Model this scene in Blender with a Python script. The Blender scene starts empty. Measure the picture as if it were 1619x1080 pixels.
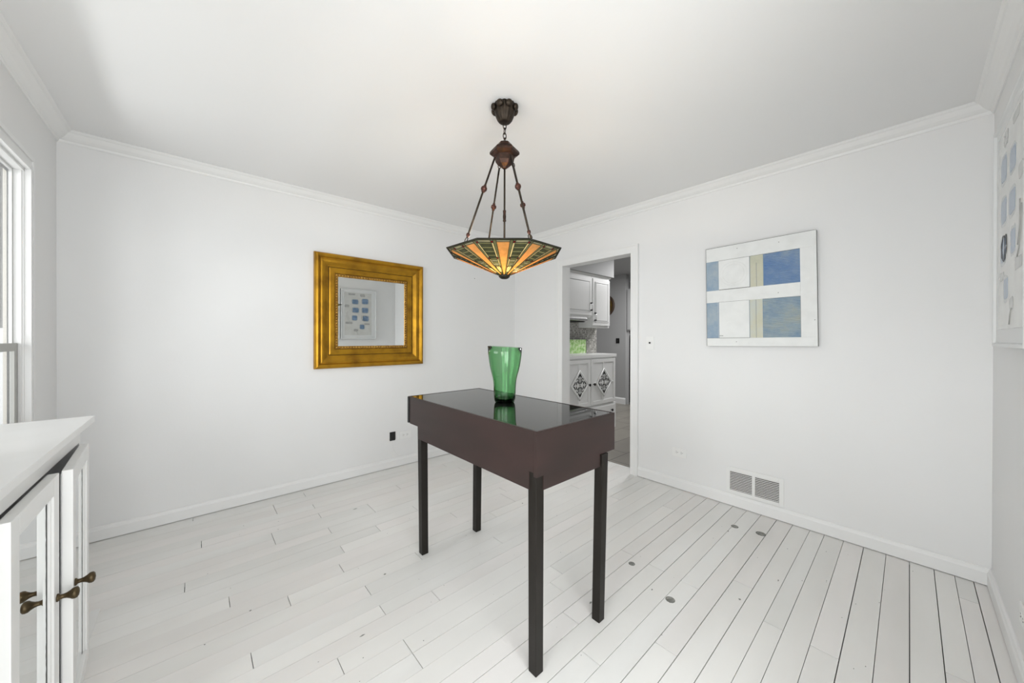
import bpy, bmesh, math, random
from math import sin, cos, pi, radians as R
from mathutils import Vector, Matrix
random.seed(7)
S = bpy.context.scene
C = S.collection

# ------------------------------------------------------------------ camera
CAM = Vector((-2.98848, -3.29445, 1.24573))
FW = Vector((0.66631314, 0.74566754, -0.00259061))
RT = Vector((0.74567201, -0.66630811, 0.00259955))
UP = RT.cross(FW)
cd = bpy.data.cameras.new('camera')
cd.sensor_width = 36.0
cd.lens = 561.127 * 36 / 1619
cd.shift_y = -4.61 / 1619
cd.clip_start = 0.02
cam = bpy.data.objects.new('camera', cd)
m = Matrix.Identity(4)
for i in range(3):
    m[i][0] = RT[i]; m[i][1] = UP[i]; m[i][2] = -FW[i]; m[i][3] = CAM[i]
cam.matrix_world = m
C.objects.link(cam)
S.camera = cam

# ------------------------------------------------------------------ world, lights, exposure
S.view_settings.view_transform = 'Standard'
S.view_settings.look = 'None'
S.view_settings.gamma = 1
S.view_settings.use_curve_mapping = False
S.view_settings.exposure = -0.20
W = bpy.data.worlds.new('sky'); S.world = W; W.use_nodes = True
bg = W.node_tree.nodes['Background']
bg.inputs[0].default_value = (0.98, 0.99, 1.0, 1)
bg.inputs[1].default_value = 0.8

def area(name, loc, aim, sx, sy, power, col=(1, 1, 1), spread=180):
    l = bpy.data.lights.new(name, 'AREA'); l.shape = 'RECTANGLE'; l.size = sx; l.size_y = sy
    l.energy = power; l.color = col; l.spread = R(spread)
    o = bpy.data.objects.new(name, l); C.objects.link(o)
    o.location = loc
    o.rotation_euler = (Vector(aim) - Vector(loc)).to_track_quat('-Z', 'Y').to_euler()
    return o
# sunlit ground outside the left window throws light up through it
area('sunlit_ground_light', (-4.85, -1.3, 0.1), (-4.85, -1.3, 3), 0.35, 2.6, 36).rotation_euler = (pi, 0, 0)
# daylight in the left window, then fill through two added windows out of view
area('window_sky_light', (-6.4, -1.9, 1.7), (-2.6, -1.7, 1.5), 4.4, 2.2, 195, (0.99, 0.99, 0.987))
area('side_fill_light', (-4.3, -3.05, 1.35), (-1.2, -2.6, 1.1), 1.6, 1.9, 50, (0.99, 0.99, 0.987))
area('rear_fill_light', (-2.72, -3.95, 1.1), (-1.6, -1.8, 0.9), 1.35, 1.9, 56, (0.99, 0.99, 0.987))
area('kitchen_fill_light', (2.3, -1.0, 2.38), (2.2, -0.9, 0), 1.0, 0.8, 58)  # unseen area light under the ceiling, added to brighten the kitchen

# ------------------------------------------------------------------ materials
def sset(n, k, v):
    if k in n.inputs: n.inputs[k].default_value = v
def mat(name, col, rough=0.5, metal=0.0, noise=None, bump=None, **kw):
    """noise=(scale, col2, low, high, stretch)  bump=(scale, strength, distance)"""
    M = bpy.data.materials.new(name); M.use_nodes = True
    nt = M.node_tree; b = nt.nodes['Principled BSDF']
    b.inputs['Base Color'].default_value = (*col, 1)
    b.inputs['Roughness'].default_value = rough
    b.inputs['Metallic'].default_value = metal
    for k, v in kw.items(): sset(b, k.replace('_', ' '), v)
    tc = nt.nodes.new('ShaderNodeTexCoord')
    if noise:
        sc, c2, lo, hi = noise[:4]
        st = noise[4] if len(noise) > 4 else (1, 1, 1)
        mp = nt.nodes.new('ShaderNodeMapping'); mp.inputs['Scale'].default_value = st
        n = nt.nodes.new('ShaderNodeTexNoise'); n.inputs['Scale'].default_value = sc; n.inputs['Detail'].default_value = 5
        r = nt.nodes.new('ShaderNodeValToRGB')
        r.color_ramp.elements[0].position = lo; r.color_ramp.elements[0].color = (*col, 1)
        r.color_ramp.elements[1].position = hi; r.color_ramp.elements[1].color = (*c2, 1)
        nt.links.new(tc.outputs['Object'], mp.inputs[0]); nt.links.new(mp.outputs[0], n.inputs['Vector'])
        nt.links.new(n.outputs['Fac'], r.inputs[0]); nt.links.new(r.outputs[0], b.inputs['Base Color'])
    if bump:
        n = nt.nodes.new('ShaderNodeTexNoise'); n.inputs['Scale'].default_value = bump[0]; n.inputs['Detail'].default_value = 4
        bp = nt.nodes.new('ShaderNodeBump'); bp.inputs['Strength'].default_value = bump[1]; bp.inputs['Distance'].default_value = bump[2]
        nt.links.new(tc.outputs['Object'], n.inputs['Vector']); nt.links.new(n.outputs['Fac'], bp.inputs['Height'])
        nt.links.new(bp.outputs[0], b.inputs['Normal'])
    return M

WALL = mat('white_wall_paint', (0.80, 0.80, 0.80), 0.6, noise=(1.3, (0.775, 0.775, 0.772), 0.35, 0.75), bump=(90, 0.12, 0.002))
CEIL = mat('white_ceiling_paint', (0.83, 0.83, 0.83), 0.8, bump=(60, 0.1, 0.002))
TRIM = mat('white_trim_paint', (0.81, 0.81, 0.805), 0.4, bump=(25, 0.1, 0.002))
CABW = mat('white_cabinet_lacquer', (0.78, 0.78, 0.77), 0.3, noise=(6, (0.74, 0.74, 0.725), 0.4, 0.8))
FLOOR = mat('white_painted_boards', (0.84, 0.83, 0.805), 0.38, noise=(2.2, (0.74, 0.73, 0.705), 0.4, 0.75, (0.35, 1, 1)), bump=(8, 0.15, 0.002))
GAP = mat('dark_board_gap', (0.012, 0.011, 0.010), 0.9)
PLUGM = mat('worn_grey_plug', (0.30, 0.30, 0.275), 0.6, noise=(60, (0.17, 0.17, 0.16), 0.4, 0.65))
PLUGR = mat('dark_plug_rim', (0.10, 0.10, 0.09), 0.7)
WEDGE = mat('espresso_brown_wood', (0.026, 0.0165, 0.0145), 0.40, noise=(2.2, (0.038, 0.021, 0.019), 0.38, 0.68, (1, 1, 3)), Specular_IOR_Level=0.40)
LEGM = mat('dark_espresso_leg', (0.009, 0.007, 0.005), 0.42, Specular_IOR_Level=0.28, noise=(5, (0.014, 0.011, 0.009), 0.35, 0.75, (6, 6, 1)))
BLK = mat('black', (0.008, 0.008, 0.008), 0.5)
DARKGLASS = mat('dark_glass_top', (0.012, 0.013, 0.012), 0.03, IOR=1.52)
BRONZE = mat('aged_bronze', (0.045, 0.027, 0.020), 0.38, 0.8, noise=(40, (0.12, 0.055, 0.04), 0.45, 0.8))
BRONZED = mat('dark_bronze', (0.035, 0.027, 0.02), 0.45, 0.8, noise=(40, (0.07, 0.05, 0.035), 0.4, 0.8))
COPPER = mat('copper_knob', (0.10, 0.045, 0.035), 0.35, 0.85)
LEAD = mat('dark_lead_came', (0.02, 0.018, 0.012), 0.5, 0.5)
KNOB = mat('antique_brass_knob', (0.065, 0.045, 0.022), 0.42, 0.75, noise=(60, (0.11, 0.08, 0.04), 0.4, 0.8))
GOLD = mat('antique_gold_leaf', (0.46, 0.24, 0.018), 0.33, 0.82, noise=(9, (0.26, 0.125, 0.012), 0.42, 0.72), bump=(45, 0.2, 0.003))
GOLDD = mat('dark_gold_glaze', (0.06, 0.03, 0.008), 0.6, 0.3)
GOLDB = mat('bright_gold_bead', (0.48, 0.28, 0.06), 0.35, 0.75, noise=(30, (0.30, 0.15, 0.03), 0.4, 0.7))
MIRROR = mat('silvered_mirror', (0.88, 0.90, 0.90), 0.004, 1.0)
CHROME = mat('polished_steel', (0.6, 0.6, 0.6), 0.25, 1.0)
PLATE = mat('white_plastic_plate', (0.82, 0.82, 0.81), 0.3)
SLOT = mat('dark_slot', (0.02, 0.02, 0.02), 0.6)
VENTW = mat('white_enamel_vent', (0.80, 0.80, 0.79), 0.35)
VENTD = mat('duct_dark', (0.05, 0.045, 0.035), 0.8)
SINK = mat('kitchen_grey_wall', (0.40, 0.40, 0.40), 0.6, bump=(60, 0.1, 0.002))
WOODG = mat('weathered_boards', (0.20, 0.195, 0.19), 0.8, noise=(5, (0.06, 0.055, 0.05), 0.35, 0.7, (6, 6, 0.8)))
PICKET = mat('white_vinyl', (0.85, 0.86, 0.88), 0.4)
STORM = mat('storm_frame_grey', (0.42, 0.42, 0.40), 0.5)
BEIGE_OUT = mat('beige_brickmould', (0.62, 0.58, 0.52), 0.6)

def glass_mix(name, tint, refl=0.12):
    M = bpy.data.materials.new(name); M.use_nodes = True; nt = M.node_tree
    nt.nodes.remove(nt.nodes['Principled BSDF']); out = nt.nodes['Material Output']
    t = nt.nodes.new('ShaderNodeBsdfTransparent'); t.inputs[0].default_value = (*tint, 1)
    g = nt.nodes.new('ShaderNodeBsdfGlossy'); g.inputs['Roughness'].default_value = 0.02
    lw = nt.nodes.new('ShaderNodeLayerWeight'); lw.inputs[0].default_value = .5
    pw = nt.nodes.new('ShaderNodeMath'); pw.operation = 'POWER'; pw.inputs[1].default_value = 5
    f = nt.nodes.new('ShaderNodeMath'); f.operation = 'MULTIPLY_ADD'; f.inputs[1].default_value = .9; f.inputs[2].default_value = .035
    nt.links.new(lw.outputs['Facing'], pw.inputs[0]); nt.links.new(pw.outputs[0], f.inputs[0])
    mx = nt.nodes.new('ShaderNodeMixShader')
    nt.links.new(f.outputs[0], mx.inputs[0]); nt.links.new(t.outputs[0], mx.inputs[1]); nt.links.new(g.outputs[0], mx.inputs[2])
    nt.links.new(mx.outputs[0], out.inputs[0])
    return M
PANE = glass_mix('clear_window_glass', (0.97, 0.98, 0.98))

def shade_glass(name, col, trans):
    """opalescent leaded glass: diffuse + translucent + a little gloss"""
    M = bpy.data.materials.new(name); M.use_nodes = True; nt = M.node_tree
    nt.nodes.remove(nt.nodes['Principled BSDF']); out = nt.nodes['Material Output']
    tc = nt.nodes.new('ShaderNodeTexCoord')
    n = nt.nodes.new('ShaderNodeTexNoise'); n.inputs['Scale'].default_value = 25; n.inputs['Detail'].default_value = 4
    r = nt.nodes.new('ShaderNodeValToRGB')
    r.color_ramp.elements[0].position = 0.3; r.color_ramp.elements[0].color = (*[c * 0.72 for c in col], 1)
    r.color_ramp.elements[1].position = 0.7; r.color_ramp.elements[1].color = (*col, 1)
    nt.links.new(tc.outputs['Object'], n.inputs['Vector']); nt.links.new(n.outputs['Fac'], r.inputs[0])
    d = nt.nodes.new('ShaderNodeBsdfDiffuse'); t = nt.nodes.new('ShaderNodeBsdfTranslucent')
    g = nt.nodes.new('ShaderNodeBsdfGlossy'); g.inputs['Roughness'].default_value = 0.25
    a = nt.nodes.new('ShaderNodeMixShader'); a.inputs[0].default_value = trans
    b = nt.nodes.new('ShaderNodeMixShader'); b.inputs[0].default_value = 0.05
    nt.links.new(r.outputs[0], d.inputs[0]); nt.links.new(r.outputs[0], t.inputs[0])
    nt.links.new(d.outputs[0], a.inputs[1]); nt.links.new(t.outputs[0], a.inputs[2])
    nt.links.new(a.outputs[0], b.inputs[1]); nt.links.new(g.outputs[0], b.inputs[2])
    nt.links.new(b.outputs[0], out.inputs[0])
    return M
AMBER = shade_glass('amber_glass', (0.95, 0.56, 0.20), 0.55)
GREENG = shade_glass('olive_green_glass', (0.33, 0.32, 0.15), 0.5)
DGREEN = shade_glass('dark_green_glass', (0.15, 0.16, 0.08), 0.5)
YELG = shade_glass('pale_yellow_glass', (1.0, 0.88, 0.50), 0.6)
REDG = shade_glass('red_glass', (0.42, 0.03, 0.02), 0.5)
PALEG = shade_glass('pale_olive_glass', (0.50, 0.47, 0.30), 0.5)

VASEM = bpy.data.materials.new('green_blown_glass'); VASEM.use_nodes = True; nt = VASEM.node_tree
nt.nodes.remove(nt.nodes['Principled BSDF'])
_g = nt.nodes.new('ShaderNodeBsdfGlass'); _g.inputs['IOR'].default_value = 1.09; _g.inputs['Roughness'].default_value = 0.0; _g.inputs[0].default_value = (.97, 1, .97, 1)
_s = nt.nodes.new('ShaderNodeBsdfGlossy'); _s.inputs['Roughness'].default_value = .03
_l = nt.nodes.new('ShaderNodeLayerWeight'); _l.inputs[0].default_value = .5; _p = nt.nodes.new('ShaderNodeMath'); _p.operation = 'POWER'; _p.inputs[1].default_value = 4
_q = nt.nodes.new('ShaderNodeMath'); _q.operation = 'MULTIPLY_ADD'; _q.inputs[1].default_value = .35; _q.inputs[2].default_value = .045
_m = nt.nodes.new('ShaderNodeMixShader')
nt.links.new(_l.outputs['Facing'], _p.inputs[0]); nt.links.new(_p.outputs[0], _q.inputs[0]); nt.links.new(_q.outputs[0], _m.inputs[0])
nt.links.new(_g.outputs[0], _m.inputs[1]); nt.links.new(_s.outputs[0], _m.inputs[2])
_v = nt.nodes.new('ShaderNodeVolumeAbsorption'); _v.inputs[0].default_value = (.10, .64, .17, 1); _v.inputs[1].default_value = 185
nt.links.new(_m.outputs[0], nt.nodes['Material Output'].inputs[0]); nt.links.new(_v.outputs[0], nt.nodes['Material Output'].inputs['Volume'])

# ------------------------------------------------------------------ mesh helpers
class MB:
    def __init__(s): s.bm = bmesh.new(); s.mats = []
    def mi(s, m):
        if m not in s.mats: s.mats.append(m)
        return s.mats.index(m)
    def faces(s, vs, fs, m, smooth=False):
        v = [s.bm.verts.new(p) for p in vs]; k = s.mi(m)
        for f in fs:
            try:
                q = s.bm.faces.new([v[i] for i in f]); q.material_index = k; q.smooth = smooth
            except ValueError: pass
        return s
    def box(s, a, b, m, bev=0.0):
        x0, y0, z0 = [min(p, q) for p, q in zip(a, b)]; x1, y1, z1 = [max(p, q) for p, q in zip(a, b)]
        if bev > 0:
            t = bmesh.new(); bmesh.ops.create_cube(t, size=1)
            bmesh.ops.scale(t, vec=(x1 - x0, y1 - y0, z1 - z0), verts=t.verts)
            bmesh.ops.bevel(t, geom=t.edges[:], offset=bev, segments=2, affect='EDGES', profile=0.7)
            bmesh.ops.translate(t, vec=((x0 + x1) / 2, (y0 + y1) / 2, (z0 + z1) / 2), verts=t.verts)
            t.verts.index_update()
            s.faces([v.co.copy() for v in t.verts], [[v.index for v in f.verts] for f in t.faces], m); t.free()
            return s
        V = [(x0, y0, z0), (x1, y0, z0), (x1, y1, z0), (x0, y1, z0), (x0, y0, z1), (x1, y0, z1), (x1, y1, z1), (x0, y1, z1)]
        return s.faces(V, [(0, 3, 2, 1), (4, 5, 6, 7), (0, 1, 5, 4), (1, 2, 6, 5), (2, 3, 7, 6), (3, 0, 4, 7)], m)
    def frustum(s, c0, h0, z0, c1, h1, z1, m):
        V = [(c0[0] + a * h0[0], c0[1] + b * h0[1], z0) for a, b in ((-1, -1), (1, -1), (1, 1), (-1, 1))]
        V += [(c1[0] + a * h1[0], c1[1] + b * h1[1], z1) for a, b in ((-1, -1), (1, -1), (1, 1), (-1, 1))]
        return s.faces(V, [(0, 3, 2, 1), (4, 5, 6, 7), (0, 1, 5, 4), (1, 2, 6, 5), (2, 3, 7, 6), (3, 0, 4, 7)], m)
    def prism(s, poly, axis, a, b, m, smooth=False):
        """extrude 2-D poly along axis from a to b; poly is in the two other axes (in x,y,z order)"""
        def p3(p, t):
            if axis == 0: return (t, p[0], p[1])
            if axis == 1: return (p[0], t, p[1])
            return (p[0], p[1], t)
        n = len(poly); V = [p3(p, a) for p in poly] + [p3(p, b) for p in poly]
        F = [tuple(range(n))[::-1], tuple(range(n, 2 * n))] + [(i, (i + 1) % n, n + (i + 1) % n, n + i) for i in range(n)]
        return s.faces(V, F, m, smooth)
    def tube(s, pts, r, m, n=10, cap=True):
        pts = [Vector(p) for p in pts]; rr = r if isinstance(r, (list, tuple)) else [r] * len(pts)
        V = []; ref = None
        for i, p in enumerate(pts):
            d = (pts[min(i + 1, len(pts) - 1)] - pts[max(i - 1, 0)]).normalized()
            if ref is None:
                ref = Vector((0, 0, 1)) if abs(d.z) < 0.9 else Vector((1, 0, 0))
            u = d.cross(ref).normalized(); v = u.cross(d).normalized(); ref = v
            V += [p + (u * cos(2 * pi * k / n) + v * sin(2 * pi * k / n)) * rr[i] for k in range(n)]
        F = [(i * n + k, i * n + (k + 1) % n, (i + 1) * n + (k + 1) % n, (i + 1) * n + k) for i in range(len(pts) - 1) for k in range(n)]
        if cap: F += [tuple(range(n))[::-1], tuple((len(pts) - 1) * n + k for k in range(n))]
        return s.faces(V, F, m, True)
    def lathe(s, prof, m, n=32, M=None, fr=None):
        """prof: list of (r,z); fr(theta)-> radius factor"""
        V = []
        for r, z in prof:
            for k in range(n):
                t = 2 * pi * k / n; q = r * (fr(t) if fr else 1)
                p = Vector((q * cos(t), q * sin(t), z)); V.append(M @ p if M else p)
        F = [(i * n + k, i * n + (k + 1) % n, (i + 1) * n + (k + 1) % n, (i + 1) * n + k) for i in range(len(prof) - 1) for k in range(n)]
        if prof[0][0] > 1e-5: F.append(tuple(range(n))[::-1])
        if prof[-1][0] > 1e-5: F.append(tuple((len(prof) - 1) * n + k for k in range(n)))
        return s.faces(V, F, m, True)
    def torus(s, M, a, b, r, m, n=20, k=8):
        pts = [M @ Vector((a * cos(2 * pi * i / n), b * sin(2 * pi * i / n), 0)) for i in range(n)]
        V = []; nrm = (M.to_3x3() @ Vector((0, 0, 1))).normalized()
        for i, p in enumerate(pts):
            d = (pts[(i + 1) % n] - pts[i - 1]).normalized(); u = d.cross(nrm).normalized()
            V += [p + (u * cos(2 * pi * j / k) + nrm * sin(2 * pi * j / k)) * r for j in range(k)]
        F = [(i * k + j, i * k + (j + 1) % k, ((i + 1) % n) * k + (j + 1) % k, ((i + 1) % n) * k + j) for i in range(n) for j in range(k)]
        return s.faces(V, F, m, True)
    def obj(s, name, parent=None, origin=None):
        bmesh.ops.remove_doubles(s.bm, verts=s.bm.verts, dist=1e-6)
        bmesh.ops.recalc_face_normals(s.bm, faces=s.bm.faces)
        if origin is not None: bmesh.ops.translate(s.bm, vec=-Vector(origin), verts=s.bm.verts)
        me = bpy.data.meshes.new(name); s.bm.to_mesh(me); s.bm.free()
        for m_ in s.mats: me.materials.append(m_)
        o = bpy.data.objects.new(name, me); C.objects.link(o)
        if origin is not None: o.location = origin
        if parent: o.parent = parent
        return o
def tag(o, label=None, cat=None, group=None, kind=None):
    if label: o['label'] = label
    if cat: o['category'] = cat
    if group: o['group'] = group
    if kind: o['kind'] = kind
    return o
def thing(name, label, cat, loc=(0, 0, 0), rz=0, group=None, rot=None):
    o = bpy.data.objects.new(name, None); o.empty_display_size = 0.05; C.objects.link(o)
    o.location = loc; o.rotation_euler = rot if rot else (0, 0, rz)
    return tag(o, label, cat, group)
def struct(o): o['kind'] = 'structure'; return o

# ------------------------------------------------------------------ the room shell
LX, RY, H = -3.5865, -3.5753, 2.44
T = 0.115
DY0, DY1, DZ = -1.605, -0.77, 2.035          # doorway in the right-hand back wall (x = 0)
WY0, WY1, WZ0, WZ1 = -1.95, -0.54, 0.80, 2.03  # window_1 in the left wall
QX0, QX1, QZ0, QZ1 = -3.38, -2.05, 0.06, 2.05
SY0, SY1, SZ0, SZ1 = -3.44, -2.46, 0.45, 2.03  # window_added_side added in the left wall beside the camera for fill light
# window_added_rear added in the right wall behind the camera to let fill light in

def holed(poly, holes, axis, a, b, m, mb=None):
    """wall rectangle (u0,v0,u1,v1) with rectangular holes, extruded on axis"""
    mb = mb or MB(); u0, v0, u1, v1 = poly
    us = sorted({u0, u1, *[h[0] for h in holes], *[h[2] for h in holes]})
    for i in range(len(us) - 1):
        ua, ub = us[i], us[i + 1]; cuts = [(h[1], h[3]) for h in holes if h[0] <= ua and h[2] >= ub]
        v = v0
        for c0, c1 in sorted(cuts):
            if c0 > v: mb.prism([(ua, v), (ub, v), (ub, c0), (ua, c0)], axis, a, b, m)
            v = c1
        if v < v1: mb.prism([(ua, v), (ub, v), (ub, v1), (ua, v1)], axis, a, b, m)
    return mb
struct(holed((LX - .15, -0.03, 0.0, H), [], 1, 0, T, WALL).obj('wall_back'))
struct(holed((RY - .15, -0.03, T, H), [(DY0, -0.03, DY1, DZ)], 0, 0, T, WALL).obj('wall_right_back'))
struct(holed((RY - .15, -0.03, 0.0, H), [(WY0, WZ0, WY1, WZ1), (SY0, SZ0, SY1, SZ1)], 0, LX - .055, LX, WALL).obj('wall_left'))
struct(holed((LX, -0.03, 0.0, H), [(QX0, QZ0, QX1, QZ1)], 1, RY - .15, RY, WALL).obj('wall_right'))
struct(MB().box((LX - .15, RY - .15, H), (T, T, H + .1), CEIL).obj('ceiling'))

# floor boards (rows run along x); row borders and butt joints as laid
rows = [0.02, -.073, -.155, -.240, -.337, -.420, -.514, -.597, -.684, -.768, -.855, -.945, -1.035, -1.125, -1.214, -1.304, -1.391,
        -1.479, -1.568, -1.658, -1.733, -1.818, -1.908, -1.993, -2.080, -2.170, -2.250, -2.341, -2.428, -2.517, -2.604, -2.694,
        -2.781, -2.870, -2.941, -3.030, -3.118, -3.210, -3.300, -3.388, -3.458, -3.519, -3.563, -3.60]
joints = [(-2.998, -.044), (-2.342, -.114), (-2.556, -.2), (-2.556, -.29), (-1.179, -.29), (-2.336, -.377), (-1.108, -.46), (-1.108, -.55),
          (-1.727, -.45), (-2.959, -.474), (-2.338, -.553), (-2.029, -.64), (-2.029, -.72), (-2.626, -.64), (-2.626, -.72), (-2.34, -.81),
          (-1.791, -.895), (-3.026, -.91), (-2.098, -.989), (-1.106, -1.055), (-2.342, -1.08), (-1.171, -1.16), (-1.171, -1.24),
          (-1.636, -1.16), (-2.867, -1.18), (-2.399, -1.26), (-1.426, -1.34), (-2.656, -1.35), (-2.038, -1.43), (-2.353, -1.52),
          (-1.599, -1.61), (-2.824, -1.62), (-2.349, -1.69), (-2.122, -1.77), (-2.576, -1.86), (-2.348, -1.95), (-2.348, -2.04),
          (-1.542, -2.04), (-.397, -2.1), (-1.64, -2.12), (-1.118, -2.21), (-1.743, -2.3), (-1.122, -2.39), (-1.84, -2.47), (-1.125, -2.56),
          (-1.582, -2.65), (-.918, -2.74), (-1.118, -2.91), (-1.124, -3.07), (-.896, -3.42), (-.242, -3.49), (-.9, -.03), (-.7, -.9), (-.62, -1.43),
          (-.55, -1.78)]
FLOORS = [FLOOR, mat('white_painted_boards_warm', (0.84, 0.82, 0.80), 0.38, noise=(2.5, (0.74, 0.725, 0.70), 0.4, 0.75, (0.35, 1, 1)), bump=(8, 0.15, 0.002)),
          mat('white_painted_boards_cool', (0.825, 0.82, 0.80), 0.38, noise=(3, (0.72, 0.715, 0.69), 0.4, 0.75, (0.35, 1, 1)), bump=(8, 0.15, 0.002))]
fb = MB()
fb.box((LX - .02, RY - .02, -.03), (.105, .02, -.022), GAP)
gaps = []
for i, y in enumerate(rows):
    if y > -.9: g = random.choice([.0009, .0013, .0017])
    elif y > -2.1: g = random.choice([.001, .0016, .0022])
    else: g = random.choice([.0022, .003, .0034])
    gaps.append(g)
for i in range(len(rows) - 1):
    y1, y0 = rows[i] - gaps[i] / 2, rows[i + 1] + gaps[i + 1] / 2
    js = sorted(j[0] for j in joints if rows[i + 1] < j[1] < rows[i])
    xe = .1 if (rows[i] < DY1 + .07 and rows[i + 1] > DY0 - .07) else .01
    xs = [LX - .02] + js + [xe]
    for k in range(len(xs) - 1):
        g = .0013
        fb.box((xs[k] + g, y0, -.022), (xs[k + 1] - (g if k < len(xs) - 2 else 0), y1, random.uniform(-.0006, 0)), random.choice(FLOORS))
def disc(mb, c, r, z0, z1, m, n=20, wob=0):
    mb.prism([(c[0] + r * cos(2 * pi * k / n) * (1 + wob * sin(3 * k)), c[1] + r * sin(2 * pi * k / n)) for k in range(n)], 2, z0, z1, m)
for (x, y), r in (((-.324, -2.530), .021), ((-.298, -2.669), .027), ((-1.19, -2.279), .017), ((-1.3, -2.541), .021)):
    disc(fb, (x, y), r, -.001, .0003, PLUGR, wob=.05); disc(fb, (x + r * .02, y - r * .03), r * .90, -.001, .0006, PLUGM, wob=.05); disc(fb, (x - r * .5, y + r * .35), r * .15, -.001, .0009, PLUGR, 8)
for (x, y), (sx, sy) in (((-2.467, -1.777), (.012, .004)), ((-2.243, -1.461), (.007, .006)), ((-1.60, -2.30), (.01, .005)), ((-1.75, -.98), (.008, .004)),
                         ((-2.12, -.62), (.014, .004)), ((-1.3, -2.45), (.006, .004)), ((-.42, -2.52), (.006, .004)), ((-.75, -2.85), (.009, .003)), ((-1.05, -2.76), (.007, .006)), ((-2.8, -1.30), (.005, .004)),
                         ((-1.02, -1.30), (.006, .005)), ((-1.15, -1.36), (.006, .005))):
    fb.prism([(x - sx, y), (x - sx * .2, y - sy), (x + sx, y - sy * .3), (x + sx * .3, y + sy)], 2, -.001, .0005, PLUGM)
for k in range(110):
    x, y = random.uniform(-3.0, -.1), random.uniform(-3.4, -.2); q = random.uniform(.0012, .003)
    fb.prism([(x - q, y), (x, y - q * .6), (x + q, y), (x, y + q * .6)], 2, -.001, .0004, random.choice([PLUGM, GAP]))
struct(fb.obj('floor'))

# baseboards: flat board with eased ogee top and its caulk line
def bb_prof(sgn, w0): return [(w0, 0.004), (w0 + sgn * .015, 0.004), (w0 + sgn * .015, .066), (w0 + sgn * .011, .073), (w0 + sgn * .009, .082), (w0 + sgn * .004, .088), (w0, .088)]
struct(MB().prism(bb_prof(-1, 0), 0, LX, 0, TRIM).obj('baseboard_back'))
b_ = MB(); b_.prism(bb_prof(-1, 0), 1, RY, DY0 - .063, TRIM); b_.prism(bb_prof(-1, 0), 1, DY1 + .063, 0, TRIM); struct(b_.obj('baseboard_right_back'))
struct(MB().prism(bb_prof(1, LX), 1, RY, 0, TRIM).obj('baseboard_left'))
struct(MB().prism(bb_prof(1, RY), 0, -1.97, 0, TRIM).obj('baseboard_right'))

# crown moulding, mitred round the room as one ring
def crown():
    prof = [(0, -.064), (.006, -.064), (.010, -.058), (.012, -.050), (.020, -.046), (.034, -.036), (.046, -.022), (.052, -.014), (.058, -.012), (.066, -.004), (.066, 0)]
    mb = MB(); V = []; F = []; n = len(prof)
    for sx, sy, cx, cy in ((1, 1, LX, RY), (-1, 1, 0, RY), (-1, -1, 0, 0), (1, -1, LX, 0)):
        V += [(cx + sx * p, cy + sy * p, H + z) for p, z in prof]
    for c in range(4):
        d = (c + 1) % 4
        F += [(c * n + i, c * n + i + 1, d * n + i + 1, d * n + i) for i in range(n - 1)]
    return mb.faces(V, F, TRIM)
struct(crown().obj('trim_crown'))

# cased doorway
dc = MB()
w = .062
for y in (DY0 - w, DY1):
    dc.box((-.016, y, 0), (0, y + w, DZ), TRIM); dc.box((-.021, y + (0 if y < DY0 else w - .014), 0), (-.0158, y + (.014 if y < DY0 else w), DZ + w - .014), TRIM)
dc.box((-.016, DY0 - w, DZ), (0, DY1 + w, DZ + w), TRIM); dc.box((-.021, DY0 - w, DZ + w - .014), (-.0158, DY1 + w, DZ + w), TRIM)
for y0, y1 in ((DY0 - .001, DY0 + .012), (DY1 - .012, DY1 + .001)): dc.box((-.014, y0, 0), (T + .002, y1, DZ - .012), TRIM)
dc.box((-.014, DY0, DZ - .012), (T + .002, DY1, DZ + .001), TRIM)
struct(dc.obj('trim_doorway'))
struct(MB().box((.1, DY0, -.005), (.118, DY1, .004), PLATE, .001).obj('trim_threshold'))

# left window: casing, jamb, two sashes, storm frame
win = MB(); cw = .075
def casing(mb, u0, u1, v0, v1):
    # bands in (y, z) around the opening, on the room face of the left wall
    for off, wd, th in ((0, .020, .024), (.020, .035, .014), (.055, .020, .020)):
        a0, a1, b0, b1 = u0 - off, u1 + off, v0 - off, v1 + off
        mb.box((LX - .002, a0 - wd, b0 - wd), (LX + th, a0, b1 + wd), TRIM); mb.box((LX - .002, a1, b0 - wd), (LX + th, a1 + wd, b1 + wd), TRIM)
        mb.box((LX - .002, a0 - .001, b1), (LX + th, a1 + .001, b1 + wd), TRIM); mb.box((LX - .002, a0 - .001, b0 - wd), (LX + th, a1 + .001, b0), TRIM)
casing(win, WY0, WY1, WZ0, WZ1)
for y0, y1 in ((WY0, WY0 + .004), (WY1 - .004, WY1)): win.box((LX - .034, y0, WZ0), (LX + .004, y1, WZ1), TRIM)
win.box((LX - .055, WY0, WZ1 - .012), (LX + .004, WY1, WZ1), TRIM); win.box((LX - .055, WY0, WZ0), (LX + .004, WY1, WZ0 + .012), TRIM)
for y0, y1 in ((WY0 + .003, WY0 + .010), (WY1 - .010, WY1 - .003)):
    win.box((LX - .012, y0, WZ0 + .012), (LX - .002, y1, WZ1 - .012), TRIM, .001)
    win.box((LX - .0285, y0, WZ0 + .012), (LX - .0265, y1 + (.0005 if y0 < -1 else 0), WZ1 - .012), STORM)
wo = struct(win.obj('window_1'))
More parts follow.
